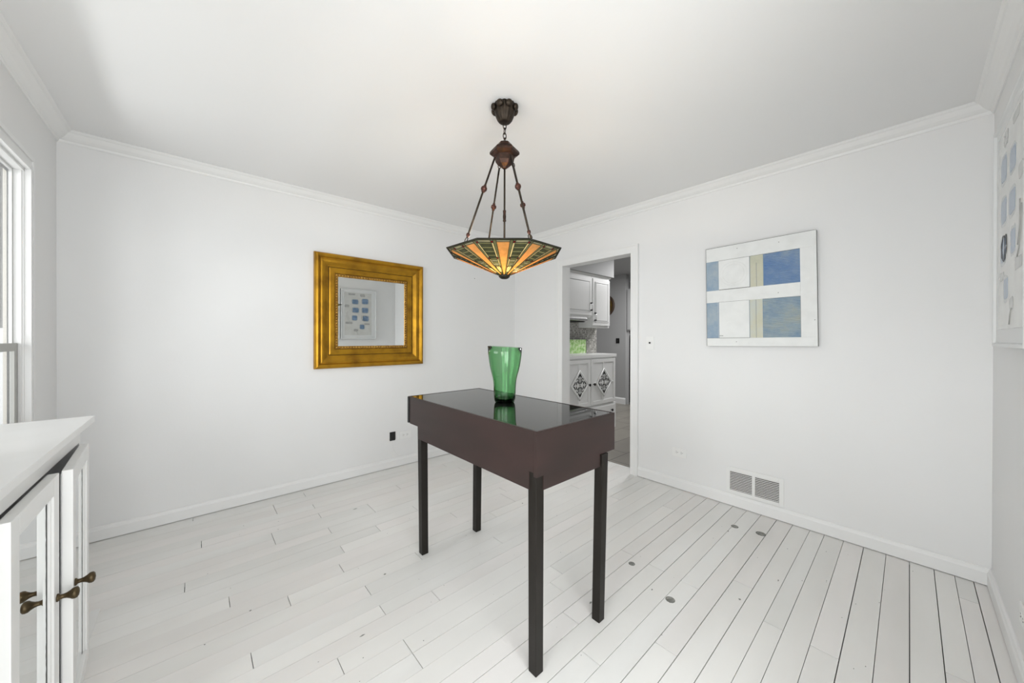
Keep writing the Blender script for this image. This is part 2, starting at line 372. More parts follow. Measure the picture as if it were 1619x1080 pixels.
def sash(name, x0, x1, z0, z1, st, m, parent, y0=WY0 + .014, y1=WY1 - .014):
    mb = MB(); mb.box((x0, y0, z0), (x1, y0 + st, z1), m, .002); mb.box((x0, y1 - st, z0), (x1, y1, z1), m, .002)
    mb.box((x0, y0 + st, z1 - st), (x1, y1 - st, z1), m, .002); mb.box((x0, y0 + st, z0), (x1, y1 - st, z0 + st), m, .002)
    o = mb.obj(name, parent)
    MB().box(((x0 + x1) / 2 - .0015, y0 + st - .004, z0 + st - .004), ((x0 + x1) / 2 + .002, y1 - st + .004, z1 - st + .004), PANE).obj('pane', o)
    return o
sash('upper_sash', LX - .037, LX - .027, 1.19, WZ1 - .013, .010, TRIM, wo, WY0 + .004, WY1 - .004)
sash('lower_sash', LX - .026, LX - .013, WZ0 + .013, 1.215, .036, STORM, wo, WY0 + .010, WY1 - .010)
st_ = MB()
for y0, y1 in ((WY0, WY0 + .004), (WY1 - .004, WY1)): st_.box((LX - .043, y0, WZ0 + .012), (LX - .038, y1, WZ1 - .012), BLK)
st_.box((LX - .043, WY0, WZ1 - .03), (LX - .038, WY1, WZ1 - .012), BLK)
st_.obj('storm_frame', wo)
bm_ = MB()
for y0, y1 in ((WY0, WY0 + .003), (WY1 - .003, WY1)): bm_.box((LX - .0545, y0, WZ0 + .012), (LX - .044, y1, WZ1 - .012), BEIGE_OUT)
bm_.obj('brickmould', wo)
# unseen rear window, added to carry fill light
w2 = MB()
for off, wd, th in ((0, .020, .024), (.020, .055, .015)):
    a0, a1, b0, b1 = QX0 - off, QX1 + off, QZ0 - off, QZ1 + off
    w2.box((a0 - wd, RY - .002, b0 - wd), (a0, RY + th, b1 + wd), TRIM, .002); w2.box((a1, RY - .002, b0 - wd), (a1 + wd, RY + th, b1 + wd), TRIM, .002)
    w2.box((a0 - wd, RY - .002, b1), (a1 + wd, RY + th, b1 + wd), TRIM, .002); w2.box((a0 - wd, RY - .002, b0 - wd), (a1 + wd, RY + th, b0), TRIM, .002)
w2o = struct(w2.obj('window_added_rear'))
fr = MB()
for x0, x1 in ((QX0, QX0 + .04), (QX1 - .04, QX1), ((QX0 + QX1) / 2 - .02, (QX0 + QX1) / 2 + .02)): fr.box((x0, RY - .09, QZ0), (x1, RY - .05, QZ1), TRIM, .002)
for z0, z1 in ((QZ0, QZ0 + .04), (QZ1 - .04, QZ1)): fr.box((QX0, RY - .09, z0), (QX1, RY - .05, z1), TRIM, .002)
fr.obj('sash_frame', w2o)
MB().box((QX0 + .01, RY - .072, QZ0 + .01), (QX1 - .01, RY - .068, QZ1 - .01), PANE).obj('pane', w2o)

w3 = MB(); wd = .07  # side window out of view, added as an opening for fill light
w3.box((LX - .002, SY0 - wd, SZ0 - wd), (LX + .015, SY0, SZ1 + wd), TRIM, .002); w3.box((LX - .002, SY1, SZ0 - wd), (LX + .015, SY1 + wd, SZ1 + wd), TRIM, .002)
w3.box((LX - .002, SY0, SZ1), (LX + .015, SY1, SZ1 + wd), TRIM, .002); w3.box((LX - .002, SY0, SZ0 - wd), (LX + .015, SY1, SZ0), TRIM, .002)
w3o = struct(w3.obj('window_added_side'))
sash('sash_frame', LX - .040, LX - .018, SZ0, SZ1, .035, TRIM, w3o, SY0, SY1)

# outdoors: ground, a weathered board wing wall and a low white picket run by the window
struct(MB().box((-14, -10, -.5), (LX - .16, 8, -.42), mat('pale_paving', (0.6, 0.6, 0.58), 0.9, noise=(3, (0.5, 0.5, 0.48), .4, .7))).obj('floor_outdoor'))
ob = MB(); x = -8.0
while x < LX - .3:
    ob.box((x, 2.6, -.42), (x + .135, 2.63 + random.uniform(0, .012), 4.5), WOODG); x += .142
struct(ob.obj('wall_outdoor'))
pf = MB(); x = -4.9
while x < LX - .25:
    pf.box((x, .62, -.42), (x + .07, .64, 1.30), PICKET, .004); x += .078
pf.box((-4.9, .64, .2), (LX - .25, .67, .28), PICKET); pf.box((-4.9, .64, 1.1), (LX - .25, .67, 1.18), PICKET)
tag(pf.obj('picket_fence'), 'white fence of upright boards outside behind the lower window sash', 'fence')

# ------------------------------------------------------------------ chandelier
CX, CY = -1.796, -1.899
ch = thing('pendant_chandelier', 'bronze pendant lamp with leaded amber and green glass bowl hanging from the ceiling', 'chandelier', (CX, CY, H), math.atan2(RT.y, RT.x))
def zl(z): return z - H
can = MB()
can.lathe([(0.012, zl(2.352)), (.022, zl(2.353)), (.030, zl(2.358)), (.040, zl(2.372)), (.048, zl(2.392)), (.054, zl(2.415)), (.058, zl(2.430)), (.060, zl(2.439))], BRONZED, 64, fr=lambda t: 1 + .035 * cos(16 * t))
can.obj('canopy', ch)
pt = MB()
for k in range(8):
    a = 2 * pi * (k + .5) / 8; c = Vector((.062 * cos(a), .062 * sin(a), zl(2.422)))
    Mx = Matrix.Translation(c) @ Matrix.Rotation(a, 4, 'Z') @ Matrix.Rotation(R(20), 4, 'Y') @ Matrix.Diagonal((.011, .0185, .0165, 1))
    pr = [(sin(pi * i / 8), -cos(pi * i / 8)) for i in range(9)]; pr[0] = (1e-6, -1); pr[-1] = (1e-6, 1)
    pt.lathe(pr, BRONZED, 16, Mx)
pt.obj('scalloped_petals', ch)
# chain
zc, i = 2.350, 0
while zc > 2.245:
    L = MB(); Mx = Matrix.Translation((0, 0, zl(zc - .0125))) @ Matrix.Rotation(R(25 + 90 * i), 4, 'Z') @ Matrix.Rotation(R(90), 4, 'X')
    L.torus(Mx, .0085, .0165, .0024, BRONZED); L.obj('chain_link', ch); zc -= .0255; i += 1
# hexagonal hub body
hb = MB()
HP = [(.008, 2.252), (.028, 2.250), (.038, 2.243), (.042, 2.232), (.050, 2.224), (.070, 2.212), (.077, 2.203), (.077, 2.192), (.066, 2.184), (.052, 2.180), (.050, 2.168), (.047, 2.152), (.036, 2.136), (.018, 2.126), (.014, 2.120), (.006, 2.116)]
for (r0, z0), (r1, z1) in zip(HP, HP[1:]):
    V = [(r0 * cos(pi / 3 * k), r0 * sin(pi / 3 * k), zl(z0)) for k in range(6)] + [(r1 * cos(pi / 3 * k), r1 * sin(pi / 3 * k), zl(z1)) for k in range(6)]
    hb.faces(V, [(k, (k + 1) % 6, 6 + (k + 1) % 6, 6 + k) for k in range(6)], BRONZE)
hb.obj('hub_body', ch)
ZR, ZB = 1.681, 1.566        # rim and bottom of the bowl
AP = .300 * cos(pi / 8)
def roct(t):
    q = (t + pi / 8) % (pi / 4) - pi / 8
    return AP / cos(q)
def SP(th, t, out=0.0):
    """point on the bowl; th in degrees from the viewer-side face, t 0 hub .. 1 rim"""
    a = R(th) - pi / 2
    k = roct(R(th)) / .3; r = (.024 + (.300 - .024) * t) * k
    z = ZB + (ZR - ZB) * t
    # outward = away from the bowl axis and down
    return Vector(((r + out * .4) * cos(a), (r + out * .4) * sin(a), zl(z) - out * .9))
# rods
for ang, nm in ((27, 0), (-43, 0), (137, 0), (-155, 0)):
    a = R(ang) - pi / 2; top = Vector((.066 * cos(a), .066 * sin(a), zl(2.160)))
    bot = SP(ang, .93) + Vector((0, 0, .012)); d = (bot - top); ln = d.length; d.normalize()
    rod = MB(); e = bot - d * .040
    rod.tube([top + d * .012, e], .0048, BRONZED)
    rod.obj('hanging_rod', ch)
    r_ = C.objects[-1]
    q = d.to_track_quat('Z', 'Y').to_matrix().to_4x4(); mid = top + d * (ln * .40)
    MB().lathe([(.005, -.020), (.008, -.019), (.007, -.013), (.014, -.007), (.0155, 0), (.014, .007), (.007, .012), (.009, .017), (.005, .020)], COPPER, 20, Matrix.Translation(mid) @ q).obj('turned_knob', r_)
    MB().lathe([(.005, -.012), (.0085, -.008), (.0085, .0), (.0055, .006), (.003, .012)], COPPER, 16, Matrix.Translation(e) @ q).obj('end_ferrule', r_)
    rg = MB(); Mx = Matrix.Translation(e + d * .024) @ q @ Matrix.Rotation(R(90), 4, 'X') @ Matrix.Rotation(0, 4, 'Z')
    rg.torus(Mx, .0095, .0130, .0022, BRONZED); rg.tube([e + d * .034, bot - Vector((0, 0, .016))], .0022, BRONZED); rg.obj('ring', r_)
    MB().torus(Matrix.Translation(top) @ q @ Matrix.Rotation(R(90), 4, 'X'), .008, .011, .0024, BRONZE).obj('hook', r_)
st = MB(); st.tube([(0, 0, zl(2.125)), (0, 0, zl(1.60))], .0048, BRONZED)
sto = st.obj('centre_stem', ch)
MB().lathe([(.005, -.030), (.009, -.028), (.007, -.020), (.0085, -.005), (.007, .010), (.0085, .026), (.005, .030)], BRONZE, 18, Matrix.Translation((0, 0, zl(1.875)))).obj('turned_collar', sto)
# bowl: leaded glass, pattern repeats every 36 degrees
gl = MB(); came = MB()
def cell(t0a, t1a, s0, s1, m):
    """angles t0a..t1a (deg), slant s0..s1; split at the octagon corners"""
    cuts = [t0a] + [k for k in [x_ * 45 + 22.5 for x_ in range(-1, 9)] if t0a < k < t1a] + [t1a]
    for a, b in zip(cuts, cuts[1:]):
        P = [SP(a, s0), SP(b, s0), SP(b, s1), SP(a, s1)]; Q = [SP(a, s0, -.003), SP(b, s0, -.003), SP(b, s1, -.003), SP(a, s1, -.003)]
        gl.faces(P + Q, [(0, 1, 2, 3), (7, 6, 5, 4), (0, 4, 5, 1), (1, 5, 6, 2), (2, 6, 7, 3), (3, 7, 4, 0)], m)
def line(a0, s0, a1, s1, r=.0013):
    n = max(1, int(abs(a1 - a0) / 6)); cs = sorted({a0, a1, *[k for k in [x_ * 45 + 22.5 for x_ in range(-1, 9)] if min(a0, a1) < k < max(a0, a1)]})
    if a0 == a1: came.tube([SP(a0, s0, .0008), SP(a0, s1, .0008)], [r * (.5 + .5 * s0), r * (.5 + .5 * s1)], LEAD, 6)
    else:
        for a, b in zip(cs, cs[1:]): came.tube([SP(a, s0, .0008), SP(b, s0, .0008)], r * (.5 + .5 * s0), LEAD, 6)
for k in range(10):
    c = 36 * k
    cell(c - 6.7, c + 6.7, 0, .925, AMBER)
    cell(c - 6.7, c + 6.7, .925, .972, PALEG)
    for s in (-1, 1):
        def rng(a, b): return (c + s * a, c + s * b) if s > 0 else (c - b, c - a)
        cell(*rng(6.7, 9.8), 0, .972, GREENG)
        # yellow strip with red squares
        for s0, s1, mm in ((0, .10, GREENG), (.10, .235, YELG), (.235, .275, REDG), (.275, .48, YELG), (.48, .53, REDG), (.53, .90, YELG), (.90, .945, REDG), (.945, .972, PALEG)):
            cell(*rng(9.8, 12.1), s0, s1, mm)
        for q in (.235, .275, .48, .53, .90, .945): line(rng(9.8, 12.1)[0], q, rng(9.8, 12.1)[1], q)
        for a in (6.7, 9.8, 12.1): line(c + s * a, .0, c + s * a, .972)
        line(rng(6.7, 9.8)[0], .51, rng(6.7, 9.8)[1], .51)
    # ladder between this amber wedge and the next
    l0, l1 = c + 12.1, c + 23.9
    cell(l0, l1, 0, .10, DGREEN)
    cell(l0, l1, .10, .26, YELG); line(c + 18, .10, c + 18, .26)
    n1 = 5; n2 = 8
    for j in range(n1):
        a, b = .26 + (.50 - .26) * j / n1, .26 + (.50 - .26) * (j + 1) / n1
        cell(l0, l1, a, b, PALEG if j % 2 else GREENG); line(l0, a, l1, a)
    for j in range(n2):
        a, b = .50 + .41 * j / n2, .50 + .41 * (j + 1) / n2
        cell(l0, l1, a, b, GREENG if j % 2 else DGREEN); line(l0, a, l1, a)
    cell(l0, l1, .91, .972, PALEG); line(l0, .91, l1, .91)
    line(c - 6.7, .925, c + 6.7, .925); line(c - 6.7, .972, c + 29.3, .972, .0016)
    cell(c - 6.7, c + 29.3, .972, 1.0, DGREEN)
go = gl.obj('glass_bowl', ch)
came.obj('lead_came', go)
rim = MB()
vs = [SP(22.5 + 45 * k, 1.0) for k in range(8)]
for a, b in zip(vs, vs[1:] + vs[:1]): rim.tube([a, b], .0028, LEAD, 8)
rim.obj('rim_band', go)
MB().lathe([(.004, zl(1.548)), (.016, zl(1.550)), (.024, zl(1.555)), (.029, zl(1.561)), (.030, zl(1.567)), (.026, zl(1.572))], LEAD, 28).obj('finial', ch)
BULBM = bpy.data.materials.new('lit_bulb'); BULBM.use_nodes = True
_n = BULBM.node_tree.nodes['Principled BSDF']; _n.inputs['Base Color'].default_value = (1, .9, .7, 1); _n.inputs['Emission Color'].default_value = (1, .80, .50, 1); _n.inputs['Emission Strength'].default_value = 6
for k in range(3):
    a = 2 * pi * k / 3 + .5; p = Vector((.045 * cos(a), .045 * sin(a), zl(1.650)))
    bo = MB().lathe([(1e-5, -.030), (.012, -.026), (.019, -.012), (.020, 0), (.015, .016), (.010, .028), (.010, .036)], BULBM, 18, Matrix.Translation(p)).obj('light_bulb', ch)
    MB().tube([p + Vector((0, 0, .034)), p + Vector((0, 0, .060)), Vector((0, 0, zl(1.725)))], [.012, .012, .005], BRONZED, 12).obj('lamp_socket', bo)
def point(name, x, y, z, e, r, col=(1, .88, .70)):
    l = bpy.data.lights.new(name, 'POINT'); l.energy = e; l.color = col; l.shadow_soft_size = r
    o = bpy.data.objects.new(name, l); C.objects.link(o); o.location = (CX + x, CY + y, z)
for k in range(3):
    a = 2 * pi * k / 3 + .5 + math.atan2(RT.y, RT.x)
    point('bulb_light', .045 * cos(a) * 1.0, .045 * sin(a), 1.612, 3.8, .012)
point('bulb_uplight', 0.0, 0.03, 1.70, 0.8, .03, (1, .95, .88))

# ------------------------------------------------------------------ table
tb = thing('display_table', 'tall dark brown wooden table with glossy dark glass top in the middle of the floor', 'table', (-1.82, -1.9, 0))
def TL(p): return (p[0] + 1.82, p[1] + 1.9, p[2])
def tbox(mb, a, b, m, bev=.0015): return mb.box(TL(a), TL(b), m, bev)
X0, X1, Y0, Y1 = -2.068, -1.560, -2.400, -1.385
mb = MB(); tbox(mb, (X0, Y0 + .0165, .752), (X0 + .018, Y1, .8995), WEDGE, .0008); mb.obj('side_panel', tb)
mb = MB(); tbox(mb, (X1 - .018, Y0 + .0165, .752), (X1, Y1, .8995), WEDGE, .0008); mb.obj('side_panel', tb)
mb = MB(); tbox(mb, (X0, Y0, .738), (X1, Y0 + .016, .8995), WEDGE, .0008); mb.obj('end_panel', tb)
mb = MB(); tbox(mb, (X0 - .004, Y1 + .006, .755), (X1 + .004, Y1 + .022, .904), BLK); mb.obj('end_panel', tb)
mb = MB(); tbox(mb, (X0 + .0, -2.36, .684), (X0 + .018, -1.488, .753), WEDGE); tbox(mb, (X1 - .10, -2.36, .684), (X1 - .082, -1.488, .753), WEDGE)
tbox(mb, (-2.03, Y0 + .001, .684), (-1.672, Y0 + .016, .742), WEDGE); tbox(mb, (-2.03, -1.43, .684), (-1.664, -1.414, .752), WEDGE); mb.obj('apron', tb)
mb = MB(); tbox(mb, (X0 + .006, Y0 + .006, .888), (X1 - .006, Y1 + .004, .8985), WEDGE)
# thin dark rim round the glass
for a, b in (((X0, Y0, .9), (X0 + .009, Y1 + .022, .9055)), ((X1 - .009, Y0, .9), (X1, Y1 + .022, .9055)), ((X0 + .009, Y0, .9), (X1 - .009, Y0 + .009, .9055)), ((X0 + .009, Y1 + .013, .9), (X1 - .009, Y1 + .022, .9055))): tbox(mb, a, b, WEDGE, 0)
mb.obj('rim_frame', tb)
mb = MB(); tbox(mb, (X0 + .009, Y0 + .009, .8985), (X1 - .009, Y1 + .013, .9045), DARKGLASS, .0005); mb.obj('glass_top', tb)
for (fx, fy), (dx, dy) in (((-2.059, -2.390), (1, 1)), ((-1.676, -2.400), (1, 1)), ((-2.022, -1.449), (1, 1)), ((-1.649, -1.456), (1, 1))):
    w = .041; cb = (fx + w / 2, fy + w / 2); lean = .010
    ct = (cb[0] + (.000 if fx > -1.9 else -.006), cb[1] + (-.004 if fy < -2 else .006))
    if fx > -1.9: ct = (cb[0] + .012, ct[1] - (.003 if fy < -2 else 0))
    mb = MB(); h = w / 2 - .001
    c0 = TL((*cb, 0)); c1 = TL((*ct, 0)); ztop = .888 if fy > -2 and fx > -1.9 else .751 if fx < -2.05 else .7375 if fy < -2 else .7518
    mb.frustum(c0, (h, h), 0, c1, (h + .0015, h + .0015), ztop, LEGM)
    # eased long corners
    o = mb.obj('leg', tb); bv = o.modifiers.new('bevel', 'BEVEL'); bv.width = .002; bv.segments = 2

# ------------------------------------------------------------------ vase
vz = .9048
prof_o = [(.0001, .004), (.020, .003), (.036, .0006), (.044, 0.0), (.050, .003), (.0545, .012), (.0565, .03), (.0575, .05), (.058, .075), (.0595, .10), (.062, .122), (.0665, .142), (.073, .165), (.0785, .19), (.0835, .22), (.088, .255), (.0905, .292)]
prof_i = [(.0875, .2925), (.0845, .255), (.080, .22), (.075, .19), (.0695, .165), (.063, .142), (.0585, .122), (.0555, .10), (.054, .075), (.053, .05), (.050, .028), (.040, .018), (.020, .014), (.0001, .014)]
vb = MB(); n = 64; prof = prof_o + prof_i
V = []
for r, z in prof:
    for k in range(n):
        t = 2 * pi * k / n; q = r * (1 + .008 * sin(8 * t + 1) * min(1, z / .1))
        x_, y_ = q * cos(t), q * sin(t)
        # the hand-blown rim dips a little to the viewer's right
        V.append((x_, y_, z - (x_ * RT.x + y_ * RT.y) * .055 * max(0, (z - .15) / .14)))
F = [(i * n + k, i * n + (k + 1) % n, (i + 1) * n + (k + 1) % n, (i + 1) * n + k) for i in range(len(prof) - 1) for k in range(n)]
vb.faces(V, F, VASEM, True)
vo = vb.obj('glass_vase'); vo.location = (-1.768, -1.872, vz)
tag(vo, 'flared green blown glass vase standing on the dark glass table top', 'vase')

# ------------------------------------------------------------------ gold mirror on the back wall
fx0, fx1, fz0, fz1 = -2.256, -1.275, .980, 1.956
mr = thing('wall_mirror', 'gold framed rectangular mirror hanging on the back wall', 'mirror', ((fx0 + fx1) / 2, 0, (fz0 + fz1) / 2))
mx, mz = (fx0 + fx1) / 2, (fz0 + fz1) / 2; hw, hh = (fx1 - fx0) / 2, (fz1 - fz0) / 2
def ring_frame(mb, prof, m, hw=hw, hh=hh):
    """prof: (inset from outer edge, distance from wall)"""
    V = []; n = len(prof)
    for sx, sz in ((-1, -1), (1, -1), (1, 1), (-1, 1)): V += [(sx * (hw - a), -d, sz * (hh - a)) for a, d in prof]
    F = [(c * n + i, c * n + i + 1, ((c + 1) % 4) * n + i + 1, ((c + 1) % 4) * n + i) for c in range(4) for i in range(n - 1)]
    mb.faces(V, F, m)
f1 = MB(); ring_frame(f1, [(0, 0.002), (0, .028), (.004, .040), (.012, .048), (.024, .050), (.034, .046), (.040, .038), (.044, .034)], GOLD)
fo = f1.obj('outer_moulding', mr)
f2 = MB(); ring_frame(f2, [(.044, .034), (.050, .034), (.058, .036), (.075, .033), (.090, .026), (.104, .018), (.110, .017)], GOLD)
ring_frame(f2, [(.110, .017), (.1125, .012), (.115, .017)], GOLDD)
ring_frame(f2, [(.115, .019), (.125, .0215), (.150, .022), (.160, .021), (.163, .017)], GOLD); ring_frame(f2, [(.163, .017), (.167, .008), (.167, .005)], GOLDD)
f2.obj('cove_moulding', mr)
f3 = MB()
def beads(mb, inset, dist, pitch, rx, ry, m, slant=0):
    for s in (-1, 1):
        L = hw - inset; k = int(2 * L / pitch)
        for i in range(k + 1):
            u = -L + 2 * L * i / k
            mb.lathe([(1e-5, -1), (.7, -.7), (1, 0), (.7, .7), (1e-5, 1)], m, 8, Matrix.Translation((u, -dist, s * (hh - inset))) @ Matrix.Rotation(R(slant), 4, 'Y') @ Matrix.Diagonal((rx, ry, ry, 1)))
        L = hh - inset; k = int(2 * L / pitch)
        for i in range(k + 1):
            u = -L + 2 * L * i / k
            mb.lathe([(1e-5, -1), (.7, -.7), (1, 0), (.7, .7), (1e-5, 1)], m, 8, Matrix.Translation((s * (hw - inset), -dist, u)) @ Matrix.Rotation(R(90 + slant), 4, 'Y') @ Matrix.Diagonal((rx, ry, ry, 1)))
beads(f3, .047, .035, .0125, .0042, .0035, GOLD)
f3.obj('small_bead_row', mr)
f4 = MB(); ring_frame(f4, [(.164, .006), (.165, .016), (.188, .014), (.190, .006)], GOLDB); beads(f4, .177, .017, .0225, .0105, .0115, GOLDB, 0)
f4.obj('rope_bead_row', mr)
MB().box((-(hw - .186), -.0075, -(hh - .186)), (hw - .186, -.004, hh - .186), MIRROR).obj('mirror_glass', mr)
MB().box((-(hw - .02), -.004, -(hh - .02)), (hw - .02, -.0, hh - .02), GOLDD).obj('backing_board', mr)

# ------------------------------------------------------------------ painted relief panel on the right-hand back wall
def paint(name, c1, c2, c3, sc=9, lines=0):
    M = bpy.data.materials.new(name); M.use_nodes = True; nt = M.node_tree; b = nt.nodes['Principled BSDF']; b.inputs['Roughness'].default_value = .6
    tc = nt.nodes.new('ShaderNodeTexCoord'); n = nt.nodes.new('ShaderNodeTexNoise'); n.inputs['Scale'].default_value = sc; n.inputs['Detail'].default_value = 6; n.inputs['Roughness'].default_value = .65
    r = nt.nodes.new('ShaderNodeValToRGB'); e = r.color_ramp.elements; e[0].position = .32; e[0].color = (*c1, 1); e[1].position = .70; e[1].color = (*c3, 1)
    q = e.new(.5); q.color = (*c2, 1)
    nt.links.new(tc.outputs['Object'], n.inputs['Vector']); nt.links.new(n.outputs['Fac'], r.inputs[0]); nt.links.new(r.outputs[0], b.inputs['Base Color'])
    if lines:
        w = nt.nodes.new('ShaderNodeTexWave'); w.bands_direction = 'Z'; w.inputs['Scale'].default_value = lines; w.inputs['Distortion'].default_value = .4
        mx_ = nt.nodes.new('ShaderNodeMixRGB'); mx_.blend_type = 'MULTIPLY'; mx_.inputs[0].default_value = .35
        bp = nt.nodes.new('ShaderNodeBump'); bp.inputs['Strength'].default_value = .5; bp.inputs['Distance'].default_value = .003
        nt.links.new(tc.outputs['Object'], w.inputs['Vector']); nt.links.new(r.outputs[0], mx_.inputs[1]); nt.links.new(w.outputs['Color'], mx_.inputs[2])
        nt.links.new(mx_.outputs[0], b.inputs['Base Color']); nt.links.new(w.outputs['Fac'], bp.inputs['Height']); nt.links.new(bp.outputs[0], b.inputs['Normal'])
    return M
AW = mat('chalky_white_paint', (0.80, 0.81, 0.80), 0.6, noise=(12, (0.74, 0.75, 0.74), .4, .75), bump=(30, .25, .003))
BL_A = paint('blue_wash', (.22, .32, .44), (.31, .39, .47), (.40, .46, .49), 9)
BL_B = paint('strong_blue_louvre', (.12, .24, .48), (.20, .31, .50), (.33, .42, .50), 7, 31)
BL_C = paint('pale_blue_louvre', (.22, .33, .46), (.33, .42, .48), (.46, .48, .41), 7, 31)
BEIG = paint('cream_wash', (.50, .51, .40), (.57, .56, .44), (.55, .58, .54), 6)
PENC = mat('dark_pencil_line', (.12, .15, .2), .8)
EDGE = mat('dark_board_edge', (.10, .10, .09), .8)
art = thing('painted_panel', 'white painted relief board with blue and cream rectangles on the wall right of the doorway', 'wall art', (0, -2.571, 1.5625), rot=(R(-.9), 0, 0))
def AL(y, z): return (y + 2.571, z - 1.5625)
def abox(mb, y0, y1, z0, z1, xa, xb, m, bev=0):
    a = AL(y0, z0); b = AL(y1, z1); mb.box((xa, a[0], a[1]), (xb, b[0], b[1]), m, bev)
ay0, ay1, az0, az1 = -2.902, -2.246, 1.190, 1.937
mb = MB(); abox(mb, ay0, ay1, az0, az1, -.027, -.001, EDGE, .0015); mb.obj('backing_board', art)
panels = [(-2.333, ay1, 1.614, 1.838, BL_A), (-2.327, ay1, 1.253, 1.521, BL_A), (-2.614, -2.537, 1.613, 1.831, BEIG), (-2.608, -2.533, 1.249, 1.519, BEIG),
          (-2.821, -2.618, 1.609, 1.830, BL_B), (-2.815, -2.612, 1.245, 1.517, BL_C)]
for y0, y1, z0, z1, m_ in panels:
    mb = MB(); abox(mb, y0 - .002, y1 - (.001 if y1 == ay1 else 0), z0 - .002, z1 + .002, -.0290, -.0265, m_)
    if m_ is BEIG: abox(mb, (y0 + y1) / 2 - .001, (y0 + y1) / 2 + .001, z0, z1 - (.05 if z0 > 1.5 else 0), -.0293, -.0288, PENC)
    mb.obj('painted_inset', art)
mb = MB()
for y0, y1, z0, z1 in ((ay0, ay1, 1.8345, az1), (-2.8182, ay1, 1.521, 1.612), (ay0, ay1, az0, 1.2498), (ay0, -2.8185, 1.250, 1.8343)):
    abox(mb, y0, y1, z0, z1, -.0305, -.0265, AW, .0008)
mb.obj('white_surround', art)
for y0, y1, z0, z1 in ((-2.534, -2.334, 1.616, 1.833), (-2.530, -2.328, 1.252, 1.521)):
    mb = MB(); abox(mb, y0, y1, z0, z1, -.0315, -.0265, AW, .0008)
    if z0 > 1.5:
        for rr in (.088, .070):
            p = AL(-2.432, 1.725); mb.torus(Matrix.Translation((-.0315, p[0], p[1])) @ Matrix.Rotation(R(90), 4, 'Y'), rr, rr, .0009, AW, 48, 6)
    o = mb.obj('white_block', art)
for y, z in ((-2.458, 1.906), (-2.707, 1.898), (-2.70, 1.555), (-2.889, 1.36), (-2.446, 1.222)):
    p = AL(y, z); MB().lathe([(1e-5, 0), (.0022, .0003), (.0026, .0012)], EDGE, 10, Matrix.Translation((-.0316, p[0], p[1])) @ Matrix.Rotation(R(90), 4, 'Y')).obj('nail_head', art)
LINM = mat('blue_grey_line', (.20, .28, .38), .7); mb = MB()
for y0, y1, z0, z1 in ((-2.334, -2.332, 1.62, 1.83), (-2.329, -2.327, 1.253, 1.52), (-2.618, -2.6155, 1.613, 1.831), (-2.613, -2.610, 1.249, 1.519), (-2.5375, -2.5355, 1.617, 1.83), (-2.5325, -2.5305, 1.25, 1.518)):
    abox(mb, y0, y1, z0, z1, -.0297, -.0290, LINM)
abox(mb, -2.53, -2.34, 1.6135, 1.6155, -.0309, -.0300, EDGE); abox(mb, -2.36, -2.335, 1.266, 1.269, -.0320, -.0312, EDGE)
for y0, y1, z0, z1 in ((ay0, ay1, az1 - .0012, az1 + .0004), (ay1 - .0010, ay1 + .0004, az0, az1), (-2.334, -2.330, 1.252, 1.521), (-2.53, -2.33, 1.5205, 1.5218), (-2.534, -2.334, 1.8325, 1.8338), (-2.53, -2.33, 1.2500, 1.2512)):
    abox(mb, y0, y1, z0, z1, -.0318, -.0300, EDGE if y1 - y0 > .1 or z0 < 1.2 else LINM)
mb.obj('painted_lines', art)

# ------------------------------------------------------------------ framed prints on the right wall
PAPER = mat('grey_beige_paper', (.58, .58, .555), .16, Specular_IOR_Level=.8, noise=(9, (.66, .66, .64), .35, .7))
FRW = mat('white_picture_frame', (.72, .73, .73), .4)
PBL = mat('slate_blue_ink', (.12, .20, .32), .16, Specular_IOR_Level=.8, noise=(20, (.20, .30, .45), .4, .7))
PGR = mat('soft_grey_ink', (.36, .36, .35), .16, Specular_IOR_Level=.8, noise=(20, (.44, .44, .42), .4, .7))
PHALO = mat('pale_grey_wash', (.44, .46, .46), .16, Specular_IOR_Level=.8, noise=(14, (.50, .51, .50), .4, .7))
PBK = mat('charcoal_ink', (.06, .06, .06), .16, Specular_IOR_Level=.8)
def rrect(cx, cy, w, h, r, n=5, wob=0.0):
    P = []
    for k, (sx, sy) in enumerate(((1, 1), (-1, 1), (-1, -1), (1, -1))):
        for i in range(n):
            a = pi / 2 * (k + i / (n - 1)); P.append((cx + sx * (w / 2 - r) + r * cos(a) + wob * random.uniform(-1, 1), cy + sy * (h / 2 - r) + r * sin(a) + wob * random.uniform(-1, 1)))
    return P
